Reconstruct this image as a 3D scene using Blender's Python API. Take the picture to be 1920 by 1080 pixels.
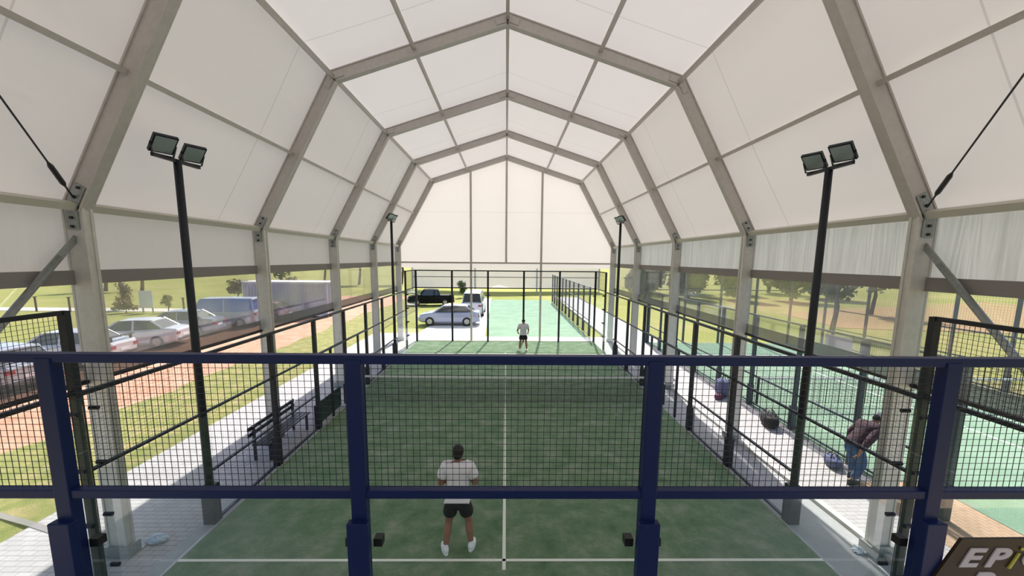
import bpy, bmesh, math, random
from mathutils import Vector, Matrix, Euler
random.seed(7)
S = bpy.context.scene
for o in list(bpy.data.objects): bpy.data.objects.remove(o, do_unlink=True)

# ------------------------------------------------------------------ camera
F_PX, PITCH, CY, CX, YAW, ROLL = 765.878, 0.1380, 591.97, 958.40, -0.0133, 0.0086
cam_d = bpy.data.cameras.new('camera'); cam = bpy.data.objects.new('camera', cam_d)
S.collection.objects.link(cam); S.camera = cam
fh = Vector((-math.sin(YAW), math.cos(YAW), 0)); rt = Vector((math.cos(YAW), math.sin(YAW), 0))
fw = fh*math.cos(PITCH) + Vector((0, 0, -math.sin(PITCH)))
up = fh*math.sin(PITCH) + Vector((0, 0, math.cos(PITCH)))
r2 = rt*math.cos(ROLL) + up*math.sin(ROLL); u2 = up*math.cos(ROLL) - rt*math.sin(ROLL)
M = Matrix(((r2.x, u2.x, -fw.x, 0.0019), (r2.y, u2.y, -fw.y, -2.7094), (r2.z, u2.z, -fw.z, 4.6332), (0, 0, 0, 1)))
cam.matrix_world = M
cam_d.sensor_width = 36; cam_d.lens = F_PX/1920*36
cam_d.shift_x = (960-CX)/1920; cam_d.shift_y = (CY-540)/1920
cam_d.clip_start = 0.05; cam_d.clip_end = 600

# ------------------------------------------------------------------ world, sun, exposure
S.view_settings.view_transform = 'Standard'; S.view_settings.look = 'None'
S.view_settings.exposure = 0.60; S.view_settings.gamma = 1.0
S.view_settings.use_curve_mapping = False
W = bpy.data.worlds.new('world'); S.world = W; W.use_nodes = True
nt = W.node_tree; nt.nodes.clear()
wo = nt.nodes.new('ShaderNodeOutputWorld'); bg = nt.nodes.new('ShaderNodeBackground')
sky = nt.nodes.new('ShaderNodeTexSky'); sky.sky_type = 'NISHITA'; sky.sun_disc = False
SUN_DIR = Vector((-0.13, -0.95, -1.0))            # travel direction of the sunlight
to_sun = -SUN_DIR.normalized()
sky.sun_elevation = math.asin(to_sun.z); sky.sun_rotation = math.atan2(to_sun.x, to_sun.y)
sky.dust_density = 2.0; sky.ozone_density = 0.6
bg.inputs['Strength'].default_value = 0.18
nt.links.new(sky.outputs[0], bg.inputs['Color']); nt.links.new(bg.outputs[0], wo.inputs['Surface'])
sd = bpy.data.lights.new('sun', 'SUN'); so = bpy.data.objects.new('sun', sd); S.collection.objects.link(so)
sd.energy = 5.7; sd.angle = math.radians(0.9); sd.color = (1.0, 0.955, 0.90)
so.rotation_euler = SUN_DIR.to_track_quat('-Z', 'Y').to_euler(); so.location = (5, 30, 40)

# ------------------------------------------------------------------ helpers
class MB:
    def __init__(s): s.v = []; s.f = []
    def poly(s, pts):
        n = len(s.v); s.v += [tuple(p) for p in pts]; s.f.append(list(range(n, n+len(pts)))); return s
    def hexa(s, P):                      # P: 8 points, bottom 4 then top 4
        n = len(s.v); s.v += [tuple(p) for p in P]
        for q in ((3,2,1,0),(4,5,6,7),(0,1,5,4),(1,2,6,5),(2,3,7,6),(3,0,4,7)): s.f.append([n+i for i in q])
        return s
    def box(s, x0, x1, y0, y1, z0, z1):
        return s.hexa([(x0,y0,z0),(x1,y0,z0),(x1,y1,z0),(x0,y1,z0),(x0,y0,z1),(x1,y0,z1),(x1,y1,z1),(x0,y1,z1)])
    def bar(s, a, b, w, h, upv=(0,0,1)):
        a, b, u = Vector(a), Vector(b), Vector(upv)
        d = (b-a).normalized(); x = d.cross(u)
        if x.length < 1e-4: x = d.cross(Vector((0,1,0)))
        x.normalize(); z = x.cross(d).normalized(); x *= w/2; z *= h/2
        return s.hexa([a-x-z, a+x-z, b+x-z, b-x-z, a-x+z, a+x+z, b+x+z, b-x+z])
    def tube(s, pts, r, n=8, cap=True):
        pts = [Vector(p) for p in pts]; rs = r if isinstance(r, (list, tuple)) else [r]*len(pts)
        base = len(s.v); ref = None
        for i, p in enumerate(pts):
            d = (pts[min(i+1, len(pts)-1)] - pts[max(i-1, 0)]).normalized()
            if ref is None:
                ref = d.cross(Vector((0,0,1)))
                if ref.length < 1e-3: ref = d.cross(Vector((0,1,0)))
            x = (ref - d*ref.dot(d)).normalized(); ref = x; y = d.cross(x)
            for k in range(n):
                t = 2*math.pi*k/n; s.v.append(tuple(p + (x*math.cos(t)+y*math.sin(t))*rs[i]))
        for i in range(len(pts)-1):
            for k in range(n):
                a = base+i*n+k; b = base+i*n+(k+1) % n
                s.f.append([a, b, b+n, a+n])
        if cap:
            s.f.append([base+k for k in range(n)][::-1]); m = base+(len(pts)-1)*n
            s.f.append([m+k for k in range(n)])
        return s
    def ball(s, c, r, nu=10, nv=7, rot=None):
        c = Vector(c); r = Vector(r) if not isinstance(r, (int, float)) else Vector((r, r, r)); base = len(s.v)
        for i in range(nv+1):
            ph = math.pi*i/nv
            for k in range(nu):
                t = 2*math.pi*k/nu
                p = Vector((r.x*math.sin(ph)*math.cos(t), r.y*math.sin(ph)*math.sin(t), r.z*math.cos(ph)))
                if rot: p = rot @ p
                s.v.append(tuple(c+p))
        for i in range(nv):
            for k in range(nu):
                a = base+i*nu+k; b = base+i*nu+(k+1) % nu
                s.f.append([a, a+nu, b+nu, b])
        return s
    def prism(s, poly, y0, y1, tf=None):  # poly in (x,z), extruded along y
        n = len(s.v); k = len(poly)
        P = [Vector((x, y0, z)) for x, z in poly] + [Vector((x, y1, z)) for x, z in poly]
        if tf: P = [tf(p) for p in P]
        s.v += [tuple(p) for p in P]
        s.f.append(list(range(n, n+k))); s.f.append(list(range(n+k, n+2*k))[::-1])
        for i in range(k):
            j = (i+1) % k; s.f.append([n+i, n+k+i, n+k+j, n+j])
        return s
    def build(s, name, mat, parent=None, smooth=False, bevel=0, fix=False):
        me = bpy.data.meshes.new(name); me.from_pydata([tuple(v) for v in s.v], [], s.f); me.update()
        if fix:
            bm = bmesh.new(); bm.from_mesh(me); bmesh.ops.remove_doubles(bm, verts=bm.verts, dist=1e-5)
            bmesh.ops.recalc_face_normals(bm, faces=bm.faces); bm.to_mesh(me); bm.free()
        for m in (mat if isinstance(mat, (list, tuple)) else [mat]): me.materials.append(m)
        if smooth:
            for p in me.polygons: p.use_smooth = True
        o = bpy.data.objects.new(name, me); S.collection.objects.link(o)
        if parent is not None: put_in(o, parent)
        if bevel:
            b = o.modifiers.new('bevel', 'BEVEL'); b.width = bevel; b.segments = 2; b.limit_method = 'ANGLE'
        return o
def put_in(o, parent):
    """parent o while leaving it where its world-space vertices put it (all empties here are unrotated at build time)"""
    o.parent = parent
    loc = Vector(parent.location) if parent.parent is None else Vector((0,0,0))
    o.matrix_parent_inverse = Matrix.Translation(-loc)
def tag(o, label=None, cat=None, group=None, kind=None):
    if label: o['label'] = label
    if cat: o['category'] = cat
    if group: o['group'] = group
    if kind: o['kind'] = kind
    return o
def empty(name, loc, label, cat, group=None):
    o = bpy.data.objects.new(name, None); S.collection.objects.link(o); o.location = loc; o.empty_display_size = .2
    return tag(o, label, cat, group)
def bump_rot(root, rz, scale=1):
    root.rotation_euler = (0, 0, rz); root.scale = (scale,)*3

# ------------------------------------------------------------------ materials
def mat(name, col, rough=.6, metal=0, spec=.4, noise=None, bump=None, coat=0):
    """noise = (scale, colour2, contrast lo, hi);  bump = (scale, strength)"""
    m = bpy.data.materials.new(name); m.use_nodes = True; n = m.node_tree; b = n.nodes['Principled BSDF']
    b.inputs['Base Color'].default_value = (*col, 1); b.inputs['Roughness'].default_value = rough
    b.inputs['Metallic'].default_value = metal; b.inputs['Specular IOR Level'].default_value = spec
    b.inputs['Coat Weight'].default_value = coat
    tc = n.nodes.new('ShaderNodeTexCoord')
    if noise:
        sc, c2, lo, hi = noise
        t = n.nodes.new('ShaderNodeTexNoise'); t.inputs['Scale'].default_value = sc; t.inputs['Detail'].default_value = 6
        t.inputs['Roughness'].default_value = .65
        r = n.nodes.new('ShaderNodeValToRGB'); r.color_ramp.elements[0].position = lo; r.color_ramp.elements[1].position = hi
        r.color_ramp.elements[0].color = (*col, 1); r.color_ramp.elements[1].color = (*c2, 1)
        n.links.new(tc.outputs['Object'], t.inputs['Vector']); n.links.new(t.outputs['Fac'], r.inputs['Fac'])
        n.links.new(r.outputs['Color'], b.inputs['Base Color'])
    if bump:
        t2 = n.nodes.new('ShaderNodeTexNoise'); t2.inputs['Scale'].default_value = bump[0]; t2.inputs['Detail'].default_value = 4
        bp = n.nodes.new('ShaderNodeBump'); bp.inputs['Strength'].default_value = bump[1]; bp.inputs['Distance'].default_value = .05
        n.links.new(tc.outputs['Object'], t2.inputs['Vector']); n.links.new(t2.outputs['Fac'], bp.inputs['Height'])
        n.links.new(bp.outputs[0], b.inputs['Normal'])
    return m
def glass_mat(name, tint, refl=.9, haze=0.0, hazecol=(.8,.8,.8), rough=.02):
    """thin sheet: tinted see-through, Fresnel reflection and, for plastic, a little milky scatter"""
    m = bpy.data.materials.new(name); m.use_nodes = True; n = m.node_tree; n.nodes.clear()
    out = n.nodes.new('ShaderNodeOutputMaterial'); tr = n.nodes.new('ShaderNodeBsdfTransparent'); tr.inputs[0].default_value = (*tint, 1)
    gl = n.nodes.new('ShaderNodeBsdfGlossy'); gl.inputs['Roughness'].default_value = rough
    fr = n.nodes.new('ShaderNodeFresnel'); fr.inputs[0].default_value = 1.45
    mu = n.nodes.new('ShaderNodeMath'); mu.operation = 'MULTIPLY'; mu.inputs[1].default_value = refl
    mx = n.nodes.new('ShaderNodeMixShader')
    n.links.new(fr.outputs[0], mu.inputs[0]); n.links.new(mu.outputs[0], mx.inputs[0])
    if haze > 0:
        df = n.nodes.new('ShaderNodeBsdfDiffuse'); df.inputs[0].default_value = (*hazecol, 1)
        tl = n.nodes.new('ShaderNodeBsdfTranslucent'); tl.inputs[0].default_value = (*hazecol, 1)
        a = n.nodes.new('ShaderNodeMixShader'); a.inputs[0].default_value = .5
        n.links.new(df.outputs[0], a.inputs[1]); n.links.new(tl.outputs[0], a.inputs[2])
        h = n.nodes.new('ShaderNodeMixShader'); h.inputs[0].default_value = haze
        n.links.new(tr.outputs[0], h.inputs[1]); n.links.new(a.outputs[0], h.inputs[2]); src = h
    else: src = tr
    n.links.new(src.outputs[0], mx.inputs[1]); n.links.new(gl.outputs[0], mx.inputs[2]); n.links.new(mx.outputs[0], out.inputs[0])
    return m
def fabric_mat(name, col, trans, seam=None, seamcol=.8, wr=.25, wdir=(1,1,1)):
    """coated tent fabric; seam = (axis, [positions]) welded overlaps in object space"""
    m = bpy.data.materials.new(name); m.use_nodes = True; n = m.node_tree; n.nodes.clear(); L = n.links.new
    out = n.nodes.new('ShaderNodeOutputMaterial'); tc = n.nodes.new('ShaderNodeTexCoord')
    df = n.nodes.new('ShaderNodeBsdfDiffuse'); tl = n.nodes.new('ShaderNodeBsdfTranslucent'); mx = n.nodes.new('ShaderNodeMixShader')
    mx.inputs[0].default_value = trans
    rgb = n.nodes.new('ShaderNodeRGB'); rgb.outputs[0].default_value = (*col, 1); csrc = rgb.outputs[0]
    if seam:
        sp = n.nodes.new('ShaderNodeSeparateXYZ'); L(tc.outputs['Object'], sp.inputs[0]); tot = None
        for p in seam[1]:
            c = n.nodes.new('ShaderNodeMath'); c.operation = 'COMPARE'; c.inputs[1].default_value = p; c.inputs[2].default_value = .013
            L(sp.outputs[seam[0]], c.inputs[0])
            if tot is None: tot = c
            else:
                a = n.nodes.new('ShaderNodeMath'); a.operation = 'MAXIMUM'; L(tot.outputs[0], a.inputs[0]); L(c.outputs[0], a.inputs[1]); tot = a
        mc = n.nodes.new('ShaderNodeMixRGB'); mc.inputs[2].default_value = (*[c*seamcol for c in col], 1)
        L(tot.outputs[0], mc.inputs[0]); L(rgb.outputs[0], mc.inputs[1]); csrc = mc.outputs[0]
    L(csrc, df.inputs[0]); L(csrc, tl.inputs[0])
    mp = n.nodes.new('ShaderNodeMapping'); mp.inputs['Scale'].default_value = wdir; L(tc.outputs['Object'], mp.inputs[0])
    nz = n.nodes.new('ShaderNodeTexNoise'); nz.inputs['Scale'].default_value = 1.0; nz.inputs['Detail'].default_value = 3
    nz.inputs['Distortion'].default_value = .4; L(mp.outputs[0], nz.inputs['Vector'])
    bp = n.nodes.new('ShaderNodeBump'); bp.inputs['Strength'].default_value = wr; bp.inputs['Distance'].default_value = .12
    L(nz.outputs['Fac'], bp.inputs['Height']); L(bp.outputs[0], df.inputs['Normal']); L(bp.outputs[0], tl.inputs['Normal'])
    L(df.outputs[0], mx.inputs[1]); L(tl.outputs[0], mx.inputs[2]); L(mx.outputs[0], out.inputs[0])
    return m

m_navy   = mat('navy_powder_coat', (.005,.014,.085), .40, 0, .25)
m_char   = mat('charcoal_powder_coat', (.012,.015,.022), .45, 0, .35)
m_black  = mat('black_steel', (.008,.009,.011), .45)
m_wire   = mat('mesh_wire', (.018,.020,.035), .5)
m_alu    = mat('tent_aluminium', (.62,.60,.565), .45, .1, .5, (9, (.52,.505,.48), .35, .75))
m_alu_d  = mat('tent_rafter_aluminium', (.55,.51,.48), .5, .05, .5, (9, (.48,.445,.42), .35, .75))
m_galv   = mat('galvanised_steel', (.34,.36,.35), .4, .5, .5, (25, (.25,.27,.265), .4, .7))
m_cream  = mat('cream_rail', (.55,.52,.45), .5)
m_steelk = mat('dark_steel_fitting', (.05,.05,.05), .4, .6)
m_hem    = mat('grey_hem_fabric', (.25,.23,.225), .8)
m_band   = glass_mat('grey_band_plastic', (.66,.66,.65), .25, .42, (.30,.295,.29), .2)
m_glass  = glass_mat('court_glass', (.975,.99,.982), .20)
m_pvc    = glass_mat('clear_curtain_plastic', (.93,.93,.93), .4, .085, (.62,.59,.60), .08)
m_turf   = None
m_line   = mat('white_line_turf', (.80,.80,.72), .8, bump=(60,.3))
m_white  = mat('white_plastic', (.80,.80,.82), .5)
m_tape   = mat('net_tape', (.62,.62,.60), .7)
m_conc   = mat('concrete', (.42,.42,.42), .85, noise=(3, (.33,.335,.345), .3, .7), bump=(30,.2))
m_conc_l = mat('pale_concrete', (.60,.58,.55), .85, noise=(2.5, (.50,.485,.46), .3, .7), bump=(30,.2))
m_skin   = mat('skin', (.30,.150,.105), .55)
m_hair   = mat('dark_hair', (.012,.010,.010), .6)
m_tee    = mat('white_tee', (.72,.70,.74), .85, bump=(14,.25))
m_short  = mat('black_shorts', (.012,.012,.013), .8)
m_jeans  = mat('blue_jeans', (.035,.085,.20), .85, bump=(20,.2))
m_maroon = mat('dark_maroon_top', (.045,.020,.030), .85, bump=(14,.25))
m_tyre   = mat('tyre_rubber', (.015,.015,.016), .8)
m_rim    = mat('wheel_rim', (.35,.35,.36), .3, .8)
m_cglass = mat('car_window_glass', (.030,.035,.045), .08, 0, .8)
m_red    = mat('red_lamp', (.35,.02,.03), .25)
m_bark   = mat('bark', (.085,.062,.048), .9, bump=(12,.6))
m_ledgl  = mat('floodlight_glass', (.30,.36,.36), .25, 0, .7)

def paver_mat(name, c1, c2, mortar, sx, rot=0):
    m = mat(name, c1, .85); n = m.node_tree; L = n.links.new; b = n.nodes['Principled BSDF']
    tc = [x for x in n.nodes if x.type == 'TEX_COORD'][0]
    mp = n.nodes.new('ShaderNodeMapping'); mp.inputs['Rotation'].default_value = (0,0,rot); L(tc.outputs['Object'], mp.inputs[0])
    br = n.nodes.new('ShaderNodeTexBrick'); br.inputs['Scale'].default_value = sx
    br.inputs['Color1'].default_value = (*c1,1); br.inputs['Color2'].default_value = (*c2,1); br.inputs['Mortar'].default_value = (*mortar,1)
    br.inputs['Mortar Size'].default_value = .018; br.inputs['Brick Width'].default_value = .5; br.inputs['Row Height'].default_value = .25
    L(mp.outputs[0], br.inputs['Vector'])
    nz = n.nodes.new('ShaderNodeTexNoise'); nz.inputs['Scale'].default_value = 1.7; nz.inputs['Detail'].default_value = 5
    L(tc.outputs['Object'], nz.inputs['Vector'])
    mr = n.nodes.new('ShaderNodeMapRange'); mr.inputs['To Min'].default_value = .78; mr.inputs['To Max'].default_value = 1.15
    L(nz.outputs['Fac'], mr.inputs[0])
    mx = n.nodes.new('ShaderNodeMixRGB'); mx.blend_type = 'MULTIPLY'; mx.inputs[0].default_value = 1
    L(br.outputs['Color'], mx.inputs[1]); L(mr.outputs[0], mx.inputs[2]); L(mx.outputs[0], b.inputs['Base Color'])
    return m
m_pave  = paver_mat('grey_pavers', (.49,.46,.455), (.43,.405,.405), (.28,.265,.265), 2.2)
m_brick = paver_mat('tan_brick_pavers', (.52,.34,.22), (.46,.30,.19), (.30,.21,.15), 2.6, math.pi/2)
def grass_mat(name, c1, c2, c3, sc):
    m = mat(name, c1, .95, 0, .1); n = m.node_tree; L = n.links.new; b = n.nodes['Principled BSDF']
    tc = [x for x in n.nodes if x.type == 'TEX_COORD'][0]
    t = n.nodes.new('ShaderNodeTexNoise'); t.inputs['Scale'].default_value = sc; t.inputs['Detail'].default_value = 10; t.inputs['Roughness'].default_value = .7
    r = n.nodes.new('ShaderNodeValToRGB'); e = r.color_ramp.elements
    e[0].position = .32; e[0].color = (*c1,1); e[1].position = .68; e[1].color = (*c3,1)
    q = e.new(.5); q.color = (*c2,1)
    L(tc.outputs['Object'], t.inputs['Vector']); L(t.outputs['Fac'], r.inputs['Fac']); L(r.outputs['Color'], b.inputs['Base Color'])
    t2 = n.nodes.new('ShaderNodeTexNoise'); t2.inputs['Scale'].default_value = 40; bp = n.nodes.new('ShaderNodeBump'); bp.inputs['Strength'].default_value = .5
    bp.inputs['Distance'].default_value = .03
    L(tc.outputs['Object'], t2.inputs['Vector']); L(t2.outputs['Fac'], bp.inputs['Height']); L(bp.outputs[0], b.inputs['Normal'])
    return m
m_field = grass_mat('field_grass', (.225,.25,.06), (.29,.295,.085), (.37,.32,.13), .12)
m_grass = grass_mat('verge_grass', (.155,.185,.055), (.235,.235,.085), (.37,.29,.15), 2.2)
m_dirt  = grass_mat('reddish_gravel', (.43,.21,.135), (.52,.27,.18), (.60,.36,.26), 1.1)
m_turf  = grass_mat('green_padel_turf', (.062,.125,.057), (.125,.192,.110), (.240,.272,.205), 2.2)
m_turf.node_tree.nodes['Principled BSDF'].inputs['Sheen Weight'].default_value = .35
m_turf.node_tree.nodes['Principled BSDF'].inputs['Sheen Roughness'].default_value = .4
m_turf.node_tree.nodes['Principled BSDF'].inputs['Sheen Tint'].default_value = (.75,1,.65,1)
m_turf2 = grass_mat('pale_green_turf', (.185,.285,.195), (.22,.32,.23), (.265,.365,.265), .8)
m_soil  = grass_mat('tan_soil', (.36,.22,.12), (.38,.27,.13), (.34,.30,.10), .25)
m_road  = mat('pale_road', (.62,.57,.50), .9)

# ------------------------------------------------------------------ ground (setting)
def slab(name, x0, x1, y0, y1, z0, z1, m, **k):
    o = MB().box(x0, x1, y0, y1, z0, z1).build(name, m); tag(o, kind='structure'); return o
def ground_poly(name, pts, z0, z1, m):
    o = MB(); n = len(pts)
    o.v = [(x,y,z0) for x,y in pts] + [(x,y,z1) for x,y in pts]
    o.f = [list(range(n))[::-1], list(range(n,2*n))] + [[i,(i+1)%n,n+(i+1)%n,n+i] for i in range(n)]
    ob = o.build(name, m, fix=True); tag(ob, kind='structure'); return ob
slab('ground', -260, 260, -60, 330, -.6, -.10, m_field)
random.seed(3)
def wavy(x, a, ys):
    return [(x+random.uniform(-a, a), y) for y in ys]
ys = [-8+i*1.6 for i in range(36)]
ground_poly('grass_verge', [(-8.2,-8),(-8.2,48)] + wavy(-11.9, .35, ys)[::-1], -.2, -.055, m_grass)
ground_poly('gravel_ground', wavy(-11.6, .1, ys) + wavy(-23.5, .8, ys)[::-1], -.25, -.075, m_dirt)
slab('path_left', -8.2, -5.28, -8, 22.6, -.2, -.02, m_pave)
slab('path_right', 6.16, 8.95, -8, 48, -.2, -.02, m_pave)
slab('path_cross', -5.28, 6.16, 20.32, 21.6, -.2, -.02, m_conc_l)
slab('plinth_left', -5.28, -5.0, -.25, 20.3, -.2, .0, m_conc)
slab('plinth_right', 5.0, 5.28, -.25, 20.3, -.2, .0, m_conc)
slab('path_inner', 5.28, 6.03, -8, 20.32, -.2, -.02, m_conc)
slab('plinth_near', -5.28, 5.28, -8, -.0, -.2, -.01, m_conc)
k = slab('kerb', 6.03, 6.16, -8, 40, -.2, .05, m_conc_l)
slab('brick_paving', 7.35, 9.1, -8, 5.35, -.1, -.012, m_brick)
slab('road_strip', -75, -22.5, 32.2, 34.4, -.2, -.06, m_road)
ground_poly('parking_slab', [(-5.6,21.6),(-1.25,21.6),(-1.7,46),(-3.6,46)], -.2, -.03, m_conc_l)
pink = ground_poly('bare_soil_patch', [(24,26),(34,24),(60,38),(58,46),(34,38),(25,34)], -.2, -.07, m_soil)

# ------------------------------------------------------------------ main court: turf and lines
turf = MB().box(-5, 5, 0, 20, -.15, .0).build('court_turf', m_turf); tag(turf, kind='structure')
def line(x0, x1, y0, y1, nm, par=turf):
    MB().box(x0, x1, y0, y1, -.01, .006).build(nm, m_line, par)
line(-5, 5, 3.025, 3.075, 'service_line'); line(-5, 5, 16.925, 16.975, 'service_line')
line(-.027, .027, 2.85, 17.15, 'centre_line')

# ------------------------------------------------------------------ tent
Y0, DY = 3.2334, 4.2824
XE, ZE, XK, ZK, ZR = 6.0107, 5.2888, 4.0596, 8.781, 10.0715
A_, B_ = .26, .13                              # section of the profile: in the frame's plane, along the tent
def fy(i): return Y0+DY*i
ordn = {-1: 'grey tent arch beside the viewer, holding the lower ends of the diagonal braces', 0: 'big grey tent arch with the thickest posts, its top cut off by the picture',
        1: 'grey tent arch whose ridge joint touches the top edge of the picture', 2: 'grey tent arch in the middle of the row, second with its ridge in view',
        3: 'grey tent arch just in front of the white end wall', 4: 'smallest grey tent arch, framing the white end wall'}
def frame(i):
    y = fy(i)
    t = empty('tent_arch', (0, y, 0), ordn[i], 'tent arch', 'aluminium arches of the tent')
    o = A_/2
    for s in (-1, 1):
        n_e = Vector((s*XE, y, ZE)); n_k = Vector((s*XK, y, ZK)); n_r = Vector((0, y, ZR))
        # posts with recessed channel on both wide faces
        c = MB(); c.box(s*XE-A_/2, s*XE+A_/2, y-B_/2, y+B_/2, -.02, ZE+.02)
        for q in (-1, 1):
            c.box(s*XE+q*A_/2-.014, s*XE+q*A_/2+.014, y-B_/2-.012, y-B_/2+.03, -.02, ZE)
            c.box(s*XE+q*A_/2-.014, s*XE+q*A_/2+.014, y+B_/2-.03, y+B_/2+.012, -.02, ZE)
        c.build('post', m_alu, t)
        def rafter(a, b):
            r = MB(); r.bar(a, b, B_, A_, (0,0,1) if abs((b-a).x) > abs((b-a).z) else (-s,0,.5))
            d = (b-a).normalized(); nrm = Vector((-d.z, 0, d.x))
            for q in (-1, 1):
                for e in (-1, 1):
                    off = nrm*(q*(A_/2-.012)) + Vector((0, e*(B_/2+.006), 0))
                    r.bar(a+off, b+off, .03, .026, nrm)
            return r
        rafter(n_e, n_k).build('rafter', m_alu_d, t)
        rafter(n_k, n_r).build('rafter', m_alu_d, t)
        # joint plates and bolts
        d1 = (n_k-n_e).normalized()
        g = MB()
        for e in (-1, 1):
            yy = y+e*(B_/2+.012)
            g.bar(Vector((s*XE, yy, ZE-.30)), Vector((s*XE, yy, ZE+.06)), A_*.62, .014, (0,1,0))
            g.bar(n_e+Vector((0, e*(B_/2+.013), 0)), n_e+d1*.34+Vector((0, e*(B_/2+.013), 0)), A_*.60, .014, (0,1,0))
        g.build('joint_plate', m_galv, t)
        for e in (-1, 1):
            for zz in (.26, .14): MB().tube([(s*XE, y+e*(B_/2+.018), ZE-zz), (s*XE, y+e*(B_/2+.045), ZE-zz)], .022, 6).build('bolt', m_steelk, t)
            for q in (.16, .30):
                p = n_e+d1*q; MB().tube([(p.x, y+e*(B_/2+.018), p.z), (p.x, y+e*(B_/2+.045), p.z)], .022, 6).build('bolt', m_steelk, t)
        b = MB(); b.box(s*XE-.22, s*XE+.22, y-.17, y+.17, -.03, .0); b.bar((s*XE-.2, y, .08), (s*XE+.2, y, .08), .22, .16)
        b.build('base_plate', m_galv, t)
    for s in (-1, 0, 1):
        kp = MB()
        p = Vector((s*XK, y, ZK if s else ZR))
        for e in (-1, 1):
            yy = y+e*(B_/2+.01)
            if s: 
                a = (Vector((s*XE,y,ZE))-p).normalized()*.28; b2 = (Vector((0,y,ZR))-p).normalized()*.28
            else:
                a = (Vector((-XK,y,ZK))-p).normalized()*.28; b2 = (Vector((XK,y,ZK))-p).normalized()*.28
            for v in (a, b2):
                kp.bar(Vector((p.x, yy, p.z)), Vector((p.x, yy, p.z))+v, A_*.55, .012, (0,1,0))
        kp.build('joint_plate', m_alu_d, t)
    return t
for i in range(-1, 5): frame(i)

YB, YF = fy(-3), fy(4)+.16                       # ends of the fabric
OFF = .155                                       # fabric lies on the outer flange
def lerp(a, b, t): return a+(b-a)*t
purlin_defs = [
 (-1, 'eave', (XE-.03, ZE+.02), .10, m_cream, 'pale long rail along the left eave, above the low side fabric'),
 (1, 'eave', (XE-.03, ZE+.02), .10, m_cream, 'pale long rail along the right eave, above the low side fabric'),
 (-1, 'mid', (lerp(XE,XK,.5)+.03, lerp(ZE,ZK,.5)+.02), .075, m_alu_d, 'thin grey purlin halfway up the steep left roof slope'),
 (1, 'mid', (lerp(XE,XK,.5)+.03, lerp(ZE,ZK,.5)+.02), .075, m_alu_d, 'thin grey purlin halfway up the steep right roof slope'),
 (-1, 'knee', (XK-.02, ZK+.0), .09, m_alu_d, 'grey purlin along the left bend between steep and flat roof'),
 (1, 'knee', (XK-.02, ZK+.0), .09, m_alu_d, 'grey purlin along the right bend between steep and flat roof'),
 (-1, 'up', (2.15, 9.40), .07, m_alu_d, 'thin grey purlin in the left half of the upper roof'),
 (1, 'up', (2.15, 9.40), .07, m_alu_d, 'thin grey purlin in the right half of the upper roof'),
 (0, 'ridge', (0, ZR+.0), .08, m_alu_d, 'grey ridge purlin along the top of the tent')]
for s, kd, (px, pz), w, m_, lab in purlin_defs:
    b = MB(); b.bar((s*px, fy(-2), pz), (s*px, fy(4), pz), w, w*1.0, (-s*.5, 0, 1))
    t = b.build('tent_purlin', m_); tag(t, lab, 'purlin', 'long purlins of the tent roof')

# fabric -----------------------------------------------------------
seams = []
for i in range(-3, 4): seams += [fy(i)+DY*.70]
m_roof = fabric_mat('roof_fabric', (.80,.745,.705), .215, (1, seams), .80, .22, (1.2,.35,1.2))
m_side = fabric_mat('side_fabric', (.76,.735,.72), .30, None, .8, .30, (1, 3.5, .30))
m_gab  = fabric_mat('end_wall_fabric', (.88,.83,.81), .21, (2, [7.18]), .88, .15, (2,1,.6))
def offs_profile():
    P = [Vector((XE, 0, ZE)), Vector((XK, 0, ZK)), Vector((0, 0, ZR))]
    d1 = (P[1]-P[0]).normalized(); n1 = Vector((d1.z, 0, -d1.x)); d2 = (P[2]-P[1]).normalized(); n2 = Vector((d2.z, 0, -d2.x))
    e = P[0]+n1*OFF*.9; k = P[1]+(n1+n2).normalized()*OFF; r = P[2]+Vector((0,0,OFF*1.02))
    return (XE+OFF, ZE+.02), (k.x, k.z), (0, r.z)
PE, PK, PR = offs_profile()
def roof_sheet():
    prof = []
    pts = [(-PE[0], PE[1]), (-PK[0], PK[1]), (0, PR[1]), (PK[0], PK[1]), (PE[0], PE[1])]
    for a, b in zip(pts[:-1], pts[1:]):
        for j in range(10):
            t = j/10; prof.append((a[0]+(b[0]-a[0])*t, a[1]+(b[1]-a[1])*t, math.sin(math.pi*t)))
    prof.append((*pts[-1], 0))
    m = MB(); NY = 8*7; n = len(prof)
    for j in range(NY+1):
        y = YB+(YF-YB)*j/NY; ph = ((y-YB)/DY) % 1; sag = .035*math.sin(math.pi*ph)
        for (x, z, w) in prof:
            m.v.append((x*(1-sag*.12*w), y, z-sag*w))
    for j in range(NY):
        for i in range(n-1): a = j*n+i; m.f.append([a, a+1, a+n+1, a+n])
    o = m.build('ceiling', m_roof, smooth=False); tag(o, kind='structure'); return o
roof_sheet()
def side_sheet(s, nm):
    m = MB(); NY = 110; NZ = 8; random.seed(5 if s < 0 else 9)
    ph = [random.uniform(0, 6) for _ in range(6)]
    for j in range(NY+1):
        y = YB+(YF-YB)*j/NY
        for i in range(NZ+1):
            z = PE[1]+(4.40-PE[1])*i/NZ; t = i/NZ
            w = .012*math.sin(y*7+ph[0])+.010*math.sin(y*13.3+ph[1]+z)
            m.v.append((s*(PE[0]+w*t*1.3), y, z))
    for j in range(NY):
        for i in range(NZ): a = j*(NZ+1)+i; m.f.append([a, a+1, a+NZ+2, a+NZ+1])
    o = m.build(nm, m_side, smooth=True); tag(o, kind='structure')
side_sheet(-1, 'wall_left'); side_sheet(1, 'wall_right')
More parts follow.
